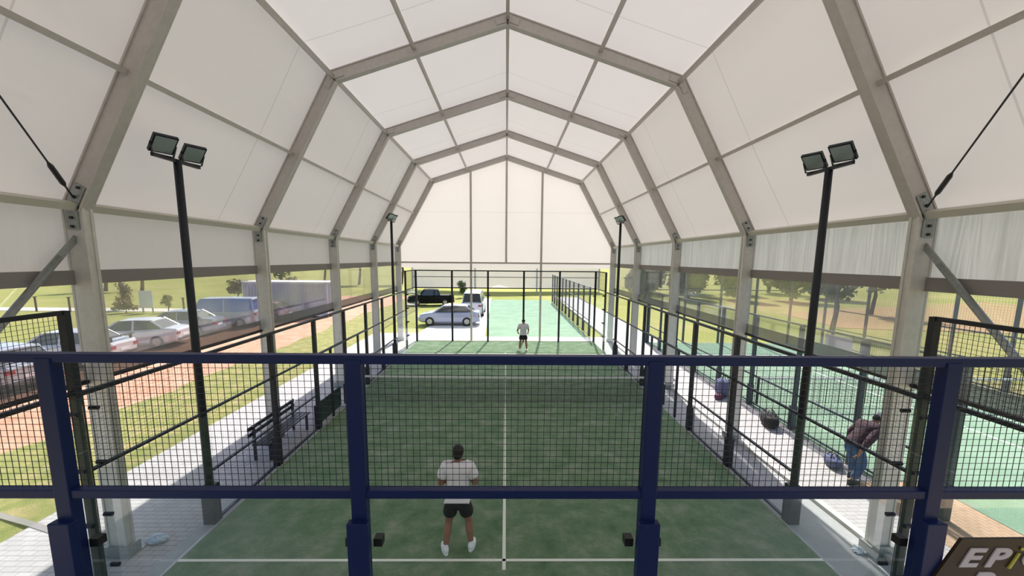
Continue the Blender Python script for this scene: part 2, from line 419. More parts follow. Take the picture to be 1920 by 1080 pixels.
def gable(y, nm, zb):
    m = MB(); pts = [(-PE[0], zb), (-PE[0], PE[1]), (-PK[0], PK[1]), (0, PR[1]), (PK[0], PK[1]), (PE[0], PE[1]), (PE[0], zb)]
    m.v = [(x, y, z) for x, z in pts]; m.f = [list(range(len(pts)))]
    o = m.build(nm, m_gab); tag(o, kind='structure')
gable(fy(4)+.12, 'wall_back', 4.12); gable(YB, 'wall_front', 0)
g = empty('end_wall_framing', (0, fy(4), 0), 'grey upright bars and crossbar holding the white end wall of the tent', 'framing')
for x, zb in ((-1.96, 0), (0, 4.4), (1.96, 0)):
    zt = ZR-(ZR-ZK)*abs(x)/XK
    MB().box(x-.055, x+.055, fy(4)-.07, fy(4)+.07, zb, zt).build('upright', m_alu_d, g)
MB().box(-XE, XE, fy(4)-.05, fy(4)+.05, 4.36, 4.45).build('crossbar', m_alu_d, g)

# side curtains: clear plastic with grey hem, grey bottom band and dark pipe
for s, side in ((-1, 'left'), (1, 'right')):
    c = empty('side_curtain', (s*XE, 8, 2.8), f'clear plastic curtain with grey hem along the {side} side of the tent', 'curtain')
    x = s*(XE+.10)
    MB().box(x-.012, x+.012, YB, YF, 4.22, 4.42).build('top_hem', m_hem, c)
    for i in range(-2, 4):
        ya, yb = fy(i)+.08, fy(i+1)-.08
        MB().box(x-.002, x+.002, ya, yb, 3.06, 4.22).build('clear_sheet', m_pvc, c)
        MB().box(x-.006, x+.006, ya, yb, 2.83, 3.06).build('bottom_band', m_band, c)
        MB().tube([(x, ya, 2.80), (x, yb, 2.80)], .035, 8).build('bottom_pipe', m_black, c)

# bracing between the near frame and the next one behind the viewer
for s, side in ((-1, 'left'), (1, 'right')):
    b = empty('wall_brace', (s*XE, fy(0), 4.8), f'galvanised diagonal brace bolted to the near {side} tent post', 'brace')
    p0, p1 = Vector((s*(XE-.0), fy(0)-.06, 4.88)), Vector((s*(XE-.0), fy(-1), .35))
    MB().tube([p0+(p1-p0)*.06, p1], .045, 10).build('brace_tube', m_galv, b, smooth=True)
    MB().bar(p0, p0+(p1-p0)*.10, .02, .09).build('end_lug', m_galv, b)
    MB().tube([p0+(p1-p0)*.385-Vector((s*.06,0,0)), p0+(p1-p0)*.385+Vector((s*.06,0,0))], .03, 8).build('clamp', m_steelk, b)
    q0 = Vector((s*(XE-.06), fy(0)-.08, ZE+.12)); q1 = Vector((s*XK, fy(-1), ZK))
    w = empty('roof_cable', q0, f'dark wire cable with turnbuckle rising from the near {side} eave joint', 'cable')
    MB().tube([q0, q1], .012, 6).build('wire', m_steelk, w)
    MB().tube([lerp(q0,q1,.04), lerp(q0,q1,.05), lerp(q0,q1,.10), lerp(q0,q1,.11)], [.014,.032,.032,.014], 8).build('turnbuckle', m_steelk, w)

# ------------------------------------------------------------------ court fences
def mesh_grid(m, axis, c, u0, u1, z0, z1, st=.05, w=.0035):
    """welded wire mesh: bars in a plane at axis=c"""
    def bx(ua, ub, za, zb, k=0):
        if axis == 'y': m.box(ua, ub, c-w/2+k, c+w/2+k, za, zb)
        else: m.box(c-w/2+k, c+w/2+k, ua, ub, za, zb)
    n = int(round((u1-u0)/st))
    for i in range(n+1):
        u = u0+(u1-u0)*i/n; bx(u-w/2, u+w/2, z0, z1)
    n = int(round((z1-z0)/st))
    for i in range(n+1):
        z = z0+(z1-z0)*i/n; bx(u0, u1, z-w/2, z+w/2, w*.5)
    return m
def end_fence(y, label, mf, near, ox=0):
    t = empty('end_fence', (ox, y, 0), label, 'fence')
    d = -1 if near else 1                       # outside direction
    for x in (-5, -3, -1, 1, 3, 5):
        xx = ox+x; pw = .105
        MB().box(xx-pw/2, xx+pw/2, y+d*.02-.0, y+d*.10, -.02, 3.97).build('post', mf, t, bevel=.006)
        if near: MB().box(xx-pw/2-.02, xx+pw/2+.02, y+d*.085, y+d*.15, -.02, 2.84).build('sleeve', mf, t, bevel=.006)
    for z, h in ((3.97, .06), (3.02, .06)):
        MB().box(ox-5.05, ox+5.05, y+d*.02, y+d*.09, z-h/2, z+h/2).build('rail', mf, t, bevel=.005)
    m = MB(); mesh_grid(m, 'y', y+d*.03, ox-5, ox+5, 3.05, 3.94, .045 if near else .05, .0030 if near else .003)
    m.build('mesh_panel', m_wire, t)
    for x in (-5, -3, -1, 1, 3):
        gp = MB().box(ox+x+.008, ox+x+1.992, y-.006, y+.006, .03, 2.985).build('glass_panel', m_glass, t)
        for xx in (x+.10, x+1.90):
            for z in (2.62, 1.9, 1.1, .4):
                if not near and z != 2.62: continue
                MB().box(ox+xx-.03, ox+xx+.03, y-.035, y+.03, z-.03, z+.03).build('clamp', m_black, gp)
    return t
def side_fence(x, s, label, mf, y_off=0, full=True, h=3.0, entry=True):
    """s = outward direction; parts run along y"""
    t = empty('side_fence', (x, y_off+10, 0), label, 'fence')
    xo = x+s*.09
    def post(y, z1, w=.09, nm='post', sl=True):
        MB().box(min(x+s*.03, x+s*.12), max(x+s*.03, x+s*.12), y_off+y-w/2, y_off+y+w/2, -.02, z1).build(nm, mf, t)
        if sl: MB().box(min(x+s*.02, x+s*.16), max(x+s*.02, x+s*.16), y_off+y-w/2-.025, y_off+y+w/2+.025, -.02, .66).build('sleeve', mf, t)
    def rail(ya, yb, z, w=.05):
        MB().box(min(x+s*.04, x+s*.09), max(x+s*.04, x+s*.09), y_off+ya, y_off+yb, z-w/2, z+w/2).build('rail', mf, t)
    for e, a, b, c in ((0, 0, 2, 4), (1, 18, 20, 16)):
        lo, hi = min(a, b), max(a, b)
        gl = MB().box(x-.006, x+.006, y_off+lo+.01, y_off+hi-.01, .03, 2.98).build('glass_panel', m_glass, t)
        for z in (2.8, 2.1, 1.4, .7):
            for yy in ((2-.12, 2+.12) if e == 0 else (18-.12, 18+.12)):
                MB().tube([(x-.05, y_off+yy, z), (x+.05, y_off+yy, z)], .028, 8).build('clamp', m_black, gl)
        lo2, hi2 = (2, 4) if e == 0 else (16, 18)
        MB().box(x-.006, x+.006, y_off+lo2+.01, y_off+hi2-.01, .03, 2.0).build('glass_panel', m_glass, t)
        yp = 2 if e == 0 else 18
        post(yp, 4.0, .07, sl=False); rail(lo, hi, 3.98); rail(lo, hi, 3.03)
        m = MB(); mesh_grid(m, 'x', x+s*.035, y_off+lo, y_off+hi, 3.05, 3.96, .05, .0035); m.build('mesh_panel', m_wire, t)
        rail(lo2, hi2, h, .055)
        rail(lo2, hi2, 2.03, .035)
        m = MB(); mesh_grid(m, 'x', x+s*.035, y_off+lo2, y_off+hi2, 2.05, h-.02, .05, .002); m.build('mesh_panel', m_wire, t)
    for y in (6, 8, 12, 14): post(y, h)
    rail(4, 8.95, h, .055); rail(11.05, 16, h, .055); rail(8.95, 11.05, h, .055)
    for (ya, yb) in ((4, 8), (12, 16)):
        rail(ya, yb, 2.03, .032); rail(ya, yb, .97, .032); rail(ya, yb, .06, .04)
        if full:
            m = MB(); mesh_grid(m, 'x', x+s*.035, y_off+ya, y_off+yb, .05, h-.03, .05, .0014); m.build('mesh_panel', m_wire, t)
    post(10, h, .07)
    gt = MB()
    for y in (8.9, 11.1): gt.box(min(x+s*.03, x+s*.09), max(x+s*.03, x+s*.09), y_off+y-.03, y_off+y+.03, -.02, 2.05)
    gt.box(min(x+s*.03, x+s*.09), max(x+s*.03, x+s*.09), y_off+8, y_off+12, 2.02, 2.07)
    gt.build('entry_frame', mf, t)
    return t
end_fence(0, 'nearest fence of navy posts and rails with wire mesh above glass, crossing the whole picture', m_navy, True)
end_fence(20, 'thin dark-framed glass fence closing the far end of the court', m_char, False)
side_fence(-5, -1, 'dark post and rail fence along the left side of the main court', m_char)
side_fence(5, 1, 'dark post and rail fence along the right side of the main court', m_char)

# net
t = empty('court_net', (0, 10, 0), 'padel net with white tape stretched across the court', 'net')
m = MB()
def nz(x): return .88+.04*(abs(x)/5)**1.5
N = 250
for i in range(N+1):
    x = -4.95+9.9*i/N; m.box(x-.0035, x+.0035, 9.997, 10.003, .03, nz(x)-.02)
for k in range(1, 23):
    z = k*.038
    m.box(-4.95, 4.95, 9.998, 10.004, z-.003, z+.003)
m.build('net_mesh', m_black, t)
m = MB()
for i in range(20):
    x0, x1 = -4.95+9.9*i/20, -4.95+9.9*(i+1)/20
    m.hexa([(x0,9.98,nz(x0)-.055),(x1,9.98,nz(x1)-.055),(x1,10.02,nz(x1)-.055),(x0,10.02,nz(x0)-.055),(x0,9.98,nz(x0)),(x1,9.98,nz(x1)),(x1,10.02,nz(x1)),(x0,10.02,nz(x0))])
m.build('net_tape', m_tape, t)
MB().box(-.025, .025, 9.97, 10.025, 0, .86).build('centre_strap', m_tape, t)
for s in (-1, 1):
    MB().tube([(s*4.95, 10, 0), (s*4.95, 10, .95)], .04, 10).build('net_post', m_char, t)
    MB().box(s*4.85-.11, s*4.85+.11, 9.93, 9.975, .76, 1.0).build('tape_end', m_tape, t)

# ------------------------------------------------------------------ light poles
def light_pole(x, y, side, label, grp='floodlight poles on the court fences', H=6.12):
    t = empty('light_pole', (x, y, 0), label, 'light pole', grp)
    m = MB(); m.tube([(x, y, -.02), (x, y, 3.0), (x, y, H)], [.068, .062, .055], 12); m.build('pole', m_char, t, smooth=True)
    MB().box(x-.10, x+.10, y-.10, y+.10, -.02, .7).build('pole_base', m_char, t, bevel=.01)
    MB().bar((x, y-.46, H-.02), (x, y+.46, H-.02), .05, .05).build('crossarm', m_char, t)
    for k, dy in enumerate((-.29, .29)):
        c = Vector((x-side*.04, y+dy, H+.16))
        d = Vector((-side*.62, -.30, -.72)).normalized()          # the way the lamp face looks: into the court and down
        q = d.to_track_quat('-Z', 'Y').to_matrix()
        def tf(a, b, cc): return c + q @ Vector((a, b, cc))
        hx, hy = .155, .15
        def bx(mb, x0, x1, y0, y1, z0, z1):
            mb.hexa([tf(x0,y0,z0),tf(x1,y0,z0),tf(x1,y1,z0),tf(x0,y1,z0),tf(x0,y0,z1),tf(x1,y0,z1),tf(x1,y1,z1),tf(x0,y1,z1)])
        h = MB(); bx(h, -hx, hx, -hy, hy, -.02, .03)
        for j in range(5): bx(h, -hx+.03+j*.055, -hx+.04+j*.055, -hy+.03, hy-.03, .03, .065)
        ho = h.build('floodlight', m_char, t)
        g2 = MB(); bx(g2, -hx+.022, hx-.022, -hy+.022, hy-.022, -.028, -.019); g2.build('lamp_glass', m_ledgl, ho)
        br = MB()
        e1, e2 = tf(-hx-.01, 0, 0), tf(hx+.01, 0, 0); b0 = Vector((x, y+dy, H))
        br.bar(e1, Vector((e1.x*.5+b0.x*.5, e1.y, H)), .025, .012); br.bar(e2, Vector((e2.x*.5+b0.x*.5, e2.y, H)), .025, .012)
        br.bar(Vector((e1.x*.5+b0.x*.5, e1.y, H)), Vector((e2.x*.5+b0.x*.5, e2.y, H)), .03, .012)
        br.build('bracket', m_black, ho)
light_pole(-5.14, 4, -1, 'tall dark floodlight pole at the near left of the court')
light_pole(5.14, 4, 1, 'tall dark floodlight pole at the near right of the court')
light_pole(-5.14, 16, -1, 'small distant floodlight pole at the far left of the court', H=6.28)
light_pole(5.14, 16, 1, 'small distant floodlight pole at the far right of the court', H=6.28)

# ------------------------------------------------------------------ people
def skin_mesh(nodes, edges, root):
    """nodes: name -> (x,y,z,rx,ry); one continuous skinned surface"""
    names = list(nodes); idx = {n: i for i, n in enumerate(names)}
    me = bpy.data.meshes.new('tmp_skin')
    me.from_pydata([nodes[n][:3] for n in names], [(idx[a], idx[b]) for a, b in edges], [])
    ob = bpy.data.objects.new('tmp_skin', me); S.collection.objects.link(ob)
    ob.modifiers.new('skin', 'SKIN').use_smooth_shade = True
    sub = ob.modifiers.new('sub', 'SUBSURF'); sub.levels = 2; sub.render_levels = 2
    if not me.skin_vertices: me.attributes.new('skin_vertex', 'FLOAT', 'POINT')
    for n, sv in zip(names, me.skin_vertices[0].data):
        sv.radius = (nodes[n][3], nodes[n][4]); sv.use_root = (n == root)
    bpy.context.view_layer.update()
    dg = bpy.context.evaluated_depsgraph_get()
    m2 = bpy.data.meshes.new_from_object(ob.evaluated_get(dg))
    vs = [v.co.copy() for v in m2.vertices]; fs = [list(p.vertices) for p in m2.polygons]
    bpy.data.objects.remove(ob, do_unlink=True)
    return vs, fs
def add_raw(mb, vs, fs):
    n = len(mb.v); mb.v += [tuple(v) for v in vs]; mb.f += [[n+i for i in f] for f in fs]
def hand_nodes(N, E, side, wrist, pdir, fdir, key, curl=.5):
    """palm, four unequal bent fingers and a thumb; pdir = hand direction, fdir = direction the palm faces"""
    pdir = Vector(pdir).normalized(); fdir = Vector(fdir).normalized(); lat = pdir.cross(fdir).normalized()*side
    w = Vector(wrist); pm = w+pdir*.045; pe = w+pdir*.082
    N[key+'pm'] = (*pm, .034, .018); E.append((key, key+'pm'))
    N[key+'pe'] = (*pe, .036, .015); E.append((key+'pm', key+'pe'))
    for k, (o, ln) in enumerate(((.030,.070), (.010,.080), (-.010,.074), (-.029,.058))):
        a = pe+lat*o+pdir*.012; b = a+(pdir*(1-curl*.5)+fdir*curl).normalized()*ln*.5; c = b+(pdir*(1-curl)+fdir*curl*1.5).normalized()*ln*.5
        for q, (p, r) in enumerate(((a,.0095),(b,.0088),(c,.0075))):
            N[f'{key}f{k}{q}'] = (*p, r, r); E.append((f'{key}f{k}{q-1}' if q else key+'pe', f'{key}f{k}{q}'))
    a = pm+lat*.036; b = a+(pdir+lat*.7+fdir*.5).normalized()*.038; c = b+(pdir+fdir*.6).normalized()*.03
    for q, (p, r) in enumerate(((a,.013),(b,.011),(c,.009))):
        N[f'{key}t{q}'] = (*p, r, r); E.append((f'{key}t{q-1}' if q else key+'pm', f'{key}t{q}'))
def make_person(loc, rz, J, label, shirt_m, leg_m, shoe_m, hair_m, short_legs=True, sleeve=.72, cap=None, scale=1, names=('t_shirt','shorts')):
    """J: joints in a local frame, y = facing direction"""
    root = empty('person', loc, label, 'person'); R = Matrix.Rotation(rz, 3, 'Z'); L0 = Vector(loc)
    T = lambda p: L0 + R @ (Vector(p)*scale)
    def fin(mb): mb.v = [tuple(T(v)) for v in mb.v]; return mb
    V = {k: Vector(v) for k, v in J.items()}
    N = {}; E = []
    def nd(k, p, rx, ry=None): N[k] = (*p, rx, ry if ry else rx)
    hip, ch, nk, hd = V['hip'], V['chest'], V['neck'], V['head']
    nd('hip', hip, .125, .095); nd('waist', lerp(hip, ch, .45), .115, .085); nd('chest', ch, .145, .10)
    nd('nb', lerp(ch, nk, .75), .075, .065); nd('neck', nk, .052, .052); nd('jaw', lerp(nk, hd, .45), .070, .075)
    nd('skull', hd, .080, .098); nd('top', hd+(hd-nk).normalized()*.065, .060, .075)
    E += [('hip','waist'),('waist','chest'),('chest','nb'),('nb','neck'),('neck','jaw'),('jaw','skull'),('skull','top')]
    for s, q in ((-1,'l'), (1,'r')):
        sh, el, wr = V['sh'+q], V['el'+q], V['wr'+q]; th, kn, an = V['th'+q], V['kn'+q], V['an'+q]
        nd('sh'+q, sh, .062); nd('el'+q, el, .048); nd('fa'+q, lerp(el, wr, .35), .048); nd('wr'+q, wr, .026, .022)
        E += [('nb','sh'+q),('sh'+q,'el'+q),('el'+q,'fa'+q),('fa'+q,'wr'+q)]
        hand_nodes(N, E, s, wr, wr-el, V.get('palm'+q, Vector((-s, .0, 0))), 'wr'+q)
        nd('th'+q, th, .105); nd('mt'+q, lerp(th, kn, .5), .090); nd('kn'+q, kn, .064); nd('cf'+q, lerp(kn, an, .35)+Vector((0,-.015,0)), .070)
        nd('an'+q, an, .042); nd('hl'+q, an+Vector((0,.03,-.045)), .032); nd('to'+q, an+Vector((0,.15,-.06)), .030, .022)
        E += [('hip','th'+q),('th'+q,'mt'+q),('mt'+q,'kn'+q),('kn'+q,'cf'+q),('cf'+q,'an'+q),('an'+q,'hl'+q),('hl'+q,'to'+q)]
    mb = MB(); add_raw(mb, *skin_mesh(N, E, 'hip'))
    fwd = V.get('face', Vector((0,1,0))).normalized(); hu = (hd-nk).normalized(); lt = fwd.cross(hu).normalized(); fwd = hu.cross(lt).normalized()
    q3 = Matrix((lt, fwd, hu)).transposed()
    mb.ball(hd+fwd*.092-hu*.022, (.013,.018,.024), 8, 6, q3)                     # nose
    for s in (-1, 1): mb.ball(hd+lt*s*.080-hu*.015, (.010,.018,.030), 8, 6, q3)   # ears
    mb.ball(hd+fwd*.080-hu*.070, (.026,.010,.006), 8, 5, q3)                      # mouth
    body = fin(mb).build('body', m_skin, root, smooth=True)
    ey = MB()
    for s in (-1, 1): ey.ball(hd+fwd*.083+lt*s*.031+hu*.006, (.011,.008,.007), 8, 6, q3)
    fin(ey).build('eyes', m_black, root, smooth=True)
    h = MB(); h.ball(hd+hu*.028-fwd*.016, (.092,.102,.095), 16, 10, q3)
    h.ball(hd-hu*.035-fwd*.045, (.078,.060,.075), 12, 8, q3)
    fin(h).build('hair', hair_m, root, smooth=True)
    if cap:
        c = MB(); c.ball(hd+hu*.040-fwd*.010, (.103,.116,.092), 16, 10, q3); c.ball(hd+hu*.045+fwd*.12, (.075,.075,.010), 14, 6, q3)
        fin(c).build('cap', cap, root, smooth=True)
    # top
    N = {}; E = []
    lowh = lerp(hip, ch, -.05)
    nd('hh', lerp(hip, ch, -.16), .200, .165); nd('h', lowh, .198, .160); nd('w', lerp(hip, ch, .4), .190, .148); nd('c', ch, .215, .155); nd('n', lerp(ch, nk, .66), .150, .115)
    nd('nt', lerp(ch, nk, .95), .082, .078)
    E += [('hh','h'),('h','w'),('w','c'),('c','n'),('n','nt')]
    for q in 'lr':
        sh, el = V['sh'+q], V['el'+q]
        nd('s'+q, sh+Vector((0,0,.005)), .100); nd('e'+q, lerp(sh, el, sleeve), .100); E += [('n','s'+q),('s'+q,'e'+q)]
        if sleeve > .9:
            wr = V['wr'+q]; nd('f'+q, lerp(el, wr, .85), .055); nd('e'+q, el, .078); E.append(('e'+q,'f'+q))
    mb = MB(); add_raw(mb, *skin_mesh(N, E, 'w')); fin(mb).build(names[0], shirt_m, root, smooth=True)
    # legs
    N = {}; E = []
    nd('h', lerp(hip, ch, .12), .178, .145)
    nd('p', hip-Vector((0,0,.06)), .172, .145); E.append(('h','p'))
    for q in 'lr':
        th, kn, an = V['th'+q], V['kn'+q], V['an'+q]
        nd('t'+q, th, .132); E.append(('p','t'+q))
        if short_legs:
            nd('m'+q, lerp(th, kn, .40), .125); nd('b'+q, lerp(th, kn, .72), .122); E += [('t'+q,'m'+q),('m'+q,'b'+q)]
        else:
            nd('m'+q, kn, .095); nd('b'+q, lerp(kn, an, .9), .075); E += [('t'+q,'m'+q),('m'+q,'b'+q)]
    mb = MB(); add_raw(mb, *skin_mesh(N, E, 'p')); fin(mb).build(names[1], leg_m, root, smooth=True)
    # shoes and socks
    for q in 'lr':
        an = V['an'+q]; d = Vector(V.get('toe'+q, Vector((0,1,0)))).normalized(); lt2 = d.cross(Vector((0,0,1))); qq = Matrix((lt2, d, Vector((0,0,1)))).transposed()
        z0 = an.z-.085; b0 = Vector((an.x, an.y, z0))
        sh = MB()
        sh.ball(b0+d*.075+Vector((0,0,.040)), (.056,.140,.052), 14, 8, qq); sh.ball(b0-d*.018+Vector((0,0,.066)), (.050,.066,.068), 12, 8, qq)
        sh.ball(b0+d*.045+Vector((0,0,.070)), (.036,.080,.036), 12, 8, qq)
        o = fin(sh).build('shoe', shoe_m, root, smooth=True)
        so_ = MB(); out = [(math.cos(a)*.052, .068+math.sin(a)*.158) for a in [2*math.pi*i/16 for i in range(16)]]
        n = len(out); so_.v = [tuple(b0+lt2*x+d*y+Vector((0,0,.0))) for x, y in out]+[tuple(b0+lt2*x+d*y+Vector((0,0,.028))) for x, y in out]
        so_.f = [list(range(n))[::-1], list(range(n,2*n))]+[[i,(i+1)%n,n+(i+1)%n,n+i] for i in range(n)]
        fin(so_).build('sole', m_white if shoe_m == m_white else m_black, o)
        if short_legs:
            sk = MB(); sk.tube([b0+Vector((0,0,.07)), an+Vector((0,-.005,.07))], [.046,.045], 12); fin(sk).build('sock', m_white, root, smooth=True)
    return root
st = dict(hip=(0,0,.93), chest=(0,.05,1.27), neck=(0,.075,1.50), head=(0,.10,1.635),
          shl=(-.19,.04,1.42), elv=(0,0,0), ell=(-.285,.02,1.15), wrl=(-.12,.26,1.13), shr=(.19,.04,1.42), elr=(.285,.04,1.15), wrr=(.12,.28,1.15),
          thl=(-.10,-.0,.86), knl=(-.155,.07,.49), anl=(-.20,-.02,.085), thr=(.10,.0,.86), knr=(.16,.09,.49), anr=(.20,.07,.085), toel=(-.35,1,0), toer=(.15,1,0))
make_person((-.73, 3.24, 0), 0, st, 'nearer player in white tee and black shorts, back turned, beside the service line', m_tee, m_short, m_white, m_hair)
st2 = dict(st); st2.update(wrr=(.30,.30,1.05), elr=(.33,.08,1.12), wrl=(-.25,.28,1.05), toel=(-.2,1,0))
make_person((.90, 17.75, 0), math.pi, st2, 'small distant player in pale tee and dark shorts at the far end of the court', m_tee, m_short, m_white, m_hair, scale=.93)
bent = dict(hip=(0,-.12,.84), chest=(0,.16,1.10), neck=(0,.34,1.27), head=(0,.46,1.35), face=(0,.8,-.6),
            shl=(-.19,.27,1.20), ell=(-.24,.06,.98), wrl=(-.22,.12,.72), shr=(.19,.27,1.20), elr=(.25,-.06,1.0), wrr=(.24,-.24,.76),
            thl=(-.10,-.10,.79), knl=(-.12,.10,.45), anl=(-.12,.08,.085), thr=(.10,-.10,.79), knr=(.13,.02,.43), anr=(.13,-.22,.085))
m_cap = mat('grey_cap', (.45,.44,.46), .8)
make_person((7.50, 5.42, -.02), -math.pi/2-.12+.3, bent, 'stooping person in dark maroon top, blue jeans and pale cap outside the right fence', m_maroon, m_jeans, m_black, m_hair,
            short_legs=False, sleeve=1, cap=m_cap, names=('jumper','jeans'))

# ------------------------------------------------------------------ sign on the near fence
sx, sy = 3.386, -.17
sg = empty('advertising_board', (3.9, sy, 2.3), 'dark brown slanted board reading EPIC in silver letters, on the near fence at lower right', 'sign')
m_brown = mat('dark_brown_panel', (.030,.016,.010), .5); m_letter = mat('silver_lettering', (.50,.47,.56), .4); m_lime = mat('lime_mark', (.42,.42,.06), .4)
P = [(3.16,2.745),(4.9,2.760),(4.9,1.80),(2.67,1.80)]
b = MB(); b.prism([(x,z) for x,z in P], sy, sy+.02); b.build('panel', m_brown, sg, fix=True)
def letter(ch, x, z, size, m_, nm, bold=.012):
    cu = bpy.data.curves.new('t', 'FONT'); cu.body = ch; cu.size = size; cu.shear = .35; cu.offset = bold*size*3; cu.extrude = .004
    ob = bpy.data.objects.new('t', cu); S.collection.objects.link(ob); bpy.context.view_layer.update()
    me = bpy.data.meshes.new_from_object(ob.evaluated_get(bpy.context.evaluated_depsgraph_get()))
    bpy.data.objects.remove(ob, do_unlink=True)
    for v in me.vertices:
        c = v.co; v.co = Vector((x+c.x*1.35, sy-.004-c.z, z+c.y))
    me.materials.append(m_); me.name = nm
    o = bpy.data.objects.new(nm, me); S.collection.objects.link(o); put_in(o, sg); return o
letter('E', 3.155, 2.545, .19, m_letter, 'letter_e'); letter('P', 3.335, 2.545, .19, m_letter, 'letter_p'); letter('C', 3.575, 2.545, .19, m_letter, 'letter_c')
b = MB(); b.prism([(3.505,2.53),(3.525,2.53),(3.575,2.645),(3.560,2.645)], sy-.012, sy-.002)
b.ball((3.585, sy-.007, 2.675), (.013,.006,.013), 10, 6); b.build('letter_i', m_lime, sg, fix=True)
letter('P', 3.24, 2.355, .20, m_letter, 'letter_p_below')

# ------------------------------------------------------------------ small things around the court
m_bag_b = mat('slate_blue_cloth', (.10,.11,.22), .8, bump=(10,.5)); m_bag_k = mat('black_cloth', (.012,.012,.014), .8, bump=(10,.5))
m_bag_r = mat('plum_cloth', (.12,.03,.08), .8, bump=(10,.5)); m_film = mat('pale_blue_plastic', (.52,.62,.74), .35, bump=(25,.8))
def bag(x, y, l, w, h, m_, label, rz=0, zb=-.02, cat='bag'):
    t = empty('sports_bag', (x, y, zb), label, cat)
    b = MB(); n = 10
    for i in range(n+1):
        u = -1+2*i/n; k = (1-abs(u)**3*.45)
        for j in range(12):
            a = 2*math.pi*j/12; cy_, cz_ = math.cos(a), math.sin(a)
            sgn = lambda v: math.copysign(abs(v)**.6, v)
            yy = sgn(cy_)*w/2*k; zz = h/2+sgn(cz_)*h/2*k*(1 if cz_ < 0 else .96+.04*math.sin(i*2.1))
            zz = max(zz, 0.0)
            b.v.append((x+math.cos(rz)*u*l/2-math.sin(rz)*yy, y+math.sin(rz)*u*l/2+math.cos(rz)*yy, zb+zz))
    for i in range(n):
        for j in range(12): a = i*12+j; c = i*12+(j+1) % 12; b.f.append([a, c, c+12, a+12])
    b.f += [list(range(12))[::-1], [n*12+j for j in range(12)]]
    b.build('bag_body', m_, t, smooth=True)
    hd = MB(); d = Vector((math.cos(rz), math.sin(rz), 0)); o_ = Vector((-math.sin(rz), math.cos(rz), 0))
    for s in (-.3, .3):
        hd.tube([Vector((x,y,zb+h*.93))+o_*s*w-d*l*.2, Vector((x,y,zb+h*1.25))+o_*s*w*.4-d*l*.12, Vector((x,y,zb+h*1.25))+o_*s*w*.4+d*l*.12, Vector((x,y,zb+h*.93))+o_*s*w+d*l*.2], .012, 6)
    hd.build('handle', m_black, t)
    return t
bag(7.55, 8.35, .75, .40, .38, m_bag_k, 'black sports bag lying by the right path beyond the third fence post', 1.3)
bag(7.55, 10.9, .65, .42, .62, m_bag_b, 'slate blue backpack standing on the right path near the next court', 1.5)
bag(7.25, 10.55, .30, .22, .18, m_bag_r, 'small plum pouch beside the slate blue backpack', .4)
bag(7.55, 6.05, .50, .30, .24, m_bag_b, 'flat blue bag on the ground behind the stooping person', 1.2)
bag(6.55, 13.2, .60, .40, .50, m_bag_k, 'dark bag far along the right path in the shade', 1.4)
def crumple(name, x, y, z, r, m_, label, cat):
    random.seed(int(abs(x)*100)); b = MB(); b.ball((0,0,0), (r, r*.6, r*.28), 16, 9)
    b.v = [(x+vx*(1+random.uniform(-.3,.3)), y+vy*(1+random.uniform(-.3,.3)), z+r*.24+vz*(1+random.uniform(-.4,.3))) for vx, vy, vz in b.v]
    o = b.build(name, m_); tag(o, label, cat); return o
crumple('plastic_wrap', -5.72, 3.52, -.02, .17, m_film, 'crumpled pale blue plastic wrap at the foot of the near left tent post', 'plastic wrap')
crumple('plastic_wrap', 5.78, 3.25, -.02, .13, m_film, 'crumpled pale plastic wrap at the foot of the near right tent post', 'plastic wrap')
ball = MB().ball((3.34, 9.0, .038), .033, 14, 10).build('padel_ball', mat('ball_felt', (.72,.78,.50), .9), smooth=True)
tag(ball, 'small pale ball lying on the turf in front of the net', 'ball')

def bench(x, y0, y1, label):
    t = empty('bench', (x, (y0+y1)/2, -.02), label, 'bench')
    for k, dx in enumerate((-.15, -.05, .05, .15)):
        MB().box(x+dx-.04, x+dx+.04, y0, y1, .40, .43).build('seat_slat', m_char, t)
    for dz in (.62, .76):
        MB().box(x-.27, x-.24, y0, y1, dz-.04, dz+.04).build('back_slat', m_char, t)
    for yy in (y0+.15, y1-.15):
        b = MB(); b.box(x+.12, x+.17, yy-.025, yy+.025, -.02, .40); b.box(x-.24, x-.19, yy-.025, yy+.025, -.02, .80); b.box(x-.19, x+.17, yy-.025, yy+.025, .36, .40)
        b.build('leg', m_char, t)
bench(-5.53, 6.1, 8.1, 'dark slatted bench beside the left side fence')
t = empty('low_banner', (-5.2, 9.3, 0), 'low dark green panel fixed near the ground on the left side fence', 'panel')
b = MB().box(-5.19, -5.17, 8.15, 9.75, .02, .62).build('panel', mat('dark_green_sheet', (.02,.045,.038), .5), t)
b = MB(); b.box(-5.20,-5.165, 8.13, 9.77, .60, .64); b.build('frame', m_char, t)
# thin flat grey strip over the verge and paving
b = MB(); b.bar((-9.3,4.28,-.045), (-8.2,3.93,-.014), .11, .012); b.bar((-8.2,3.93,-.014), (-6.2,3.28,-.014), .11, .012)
o = b.build('ground_strip', m_hem); tag(o, 'flat grey strip across the paving to the near left tent post', 'strap')

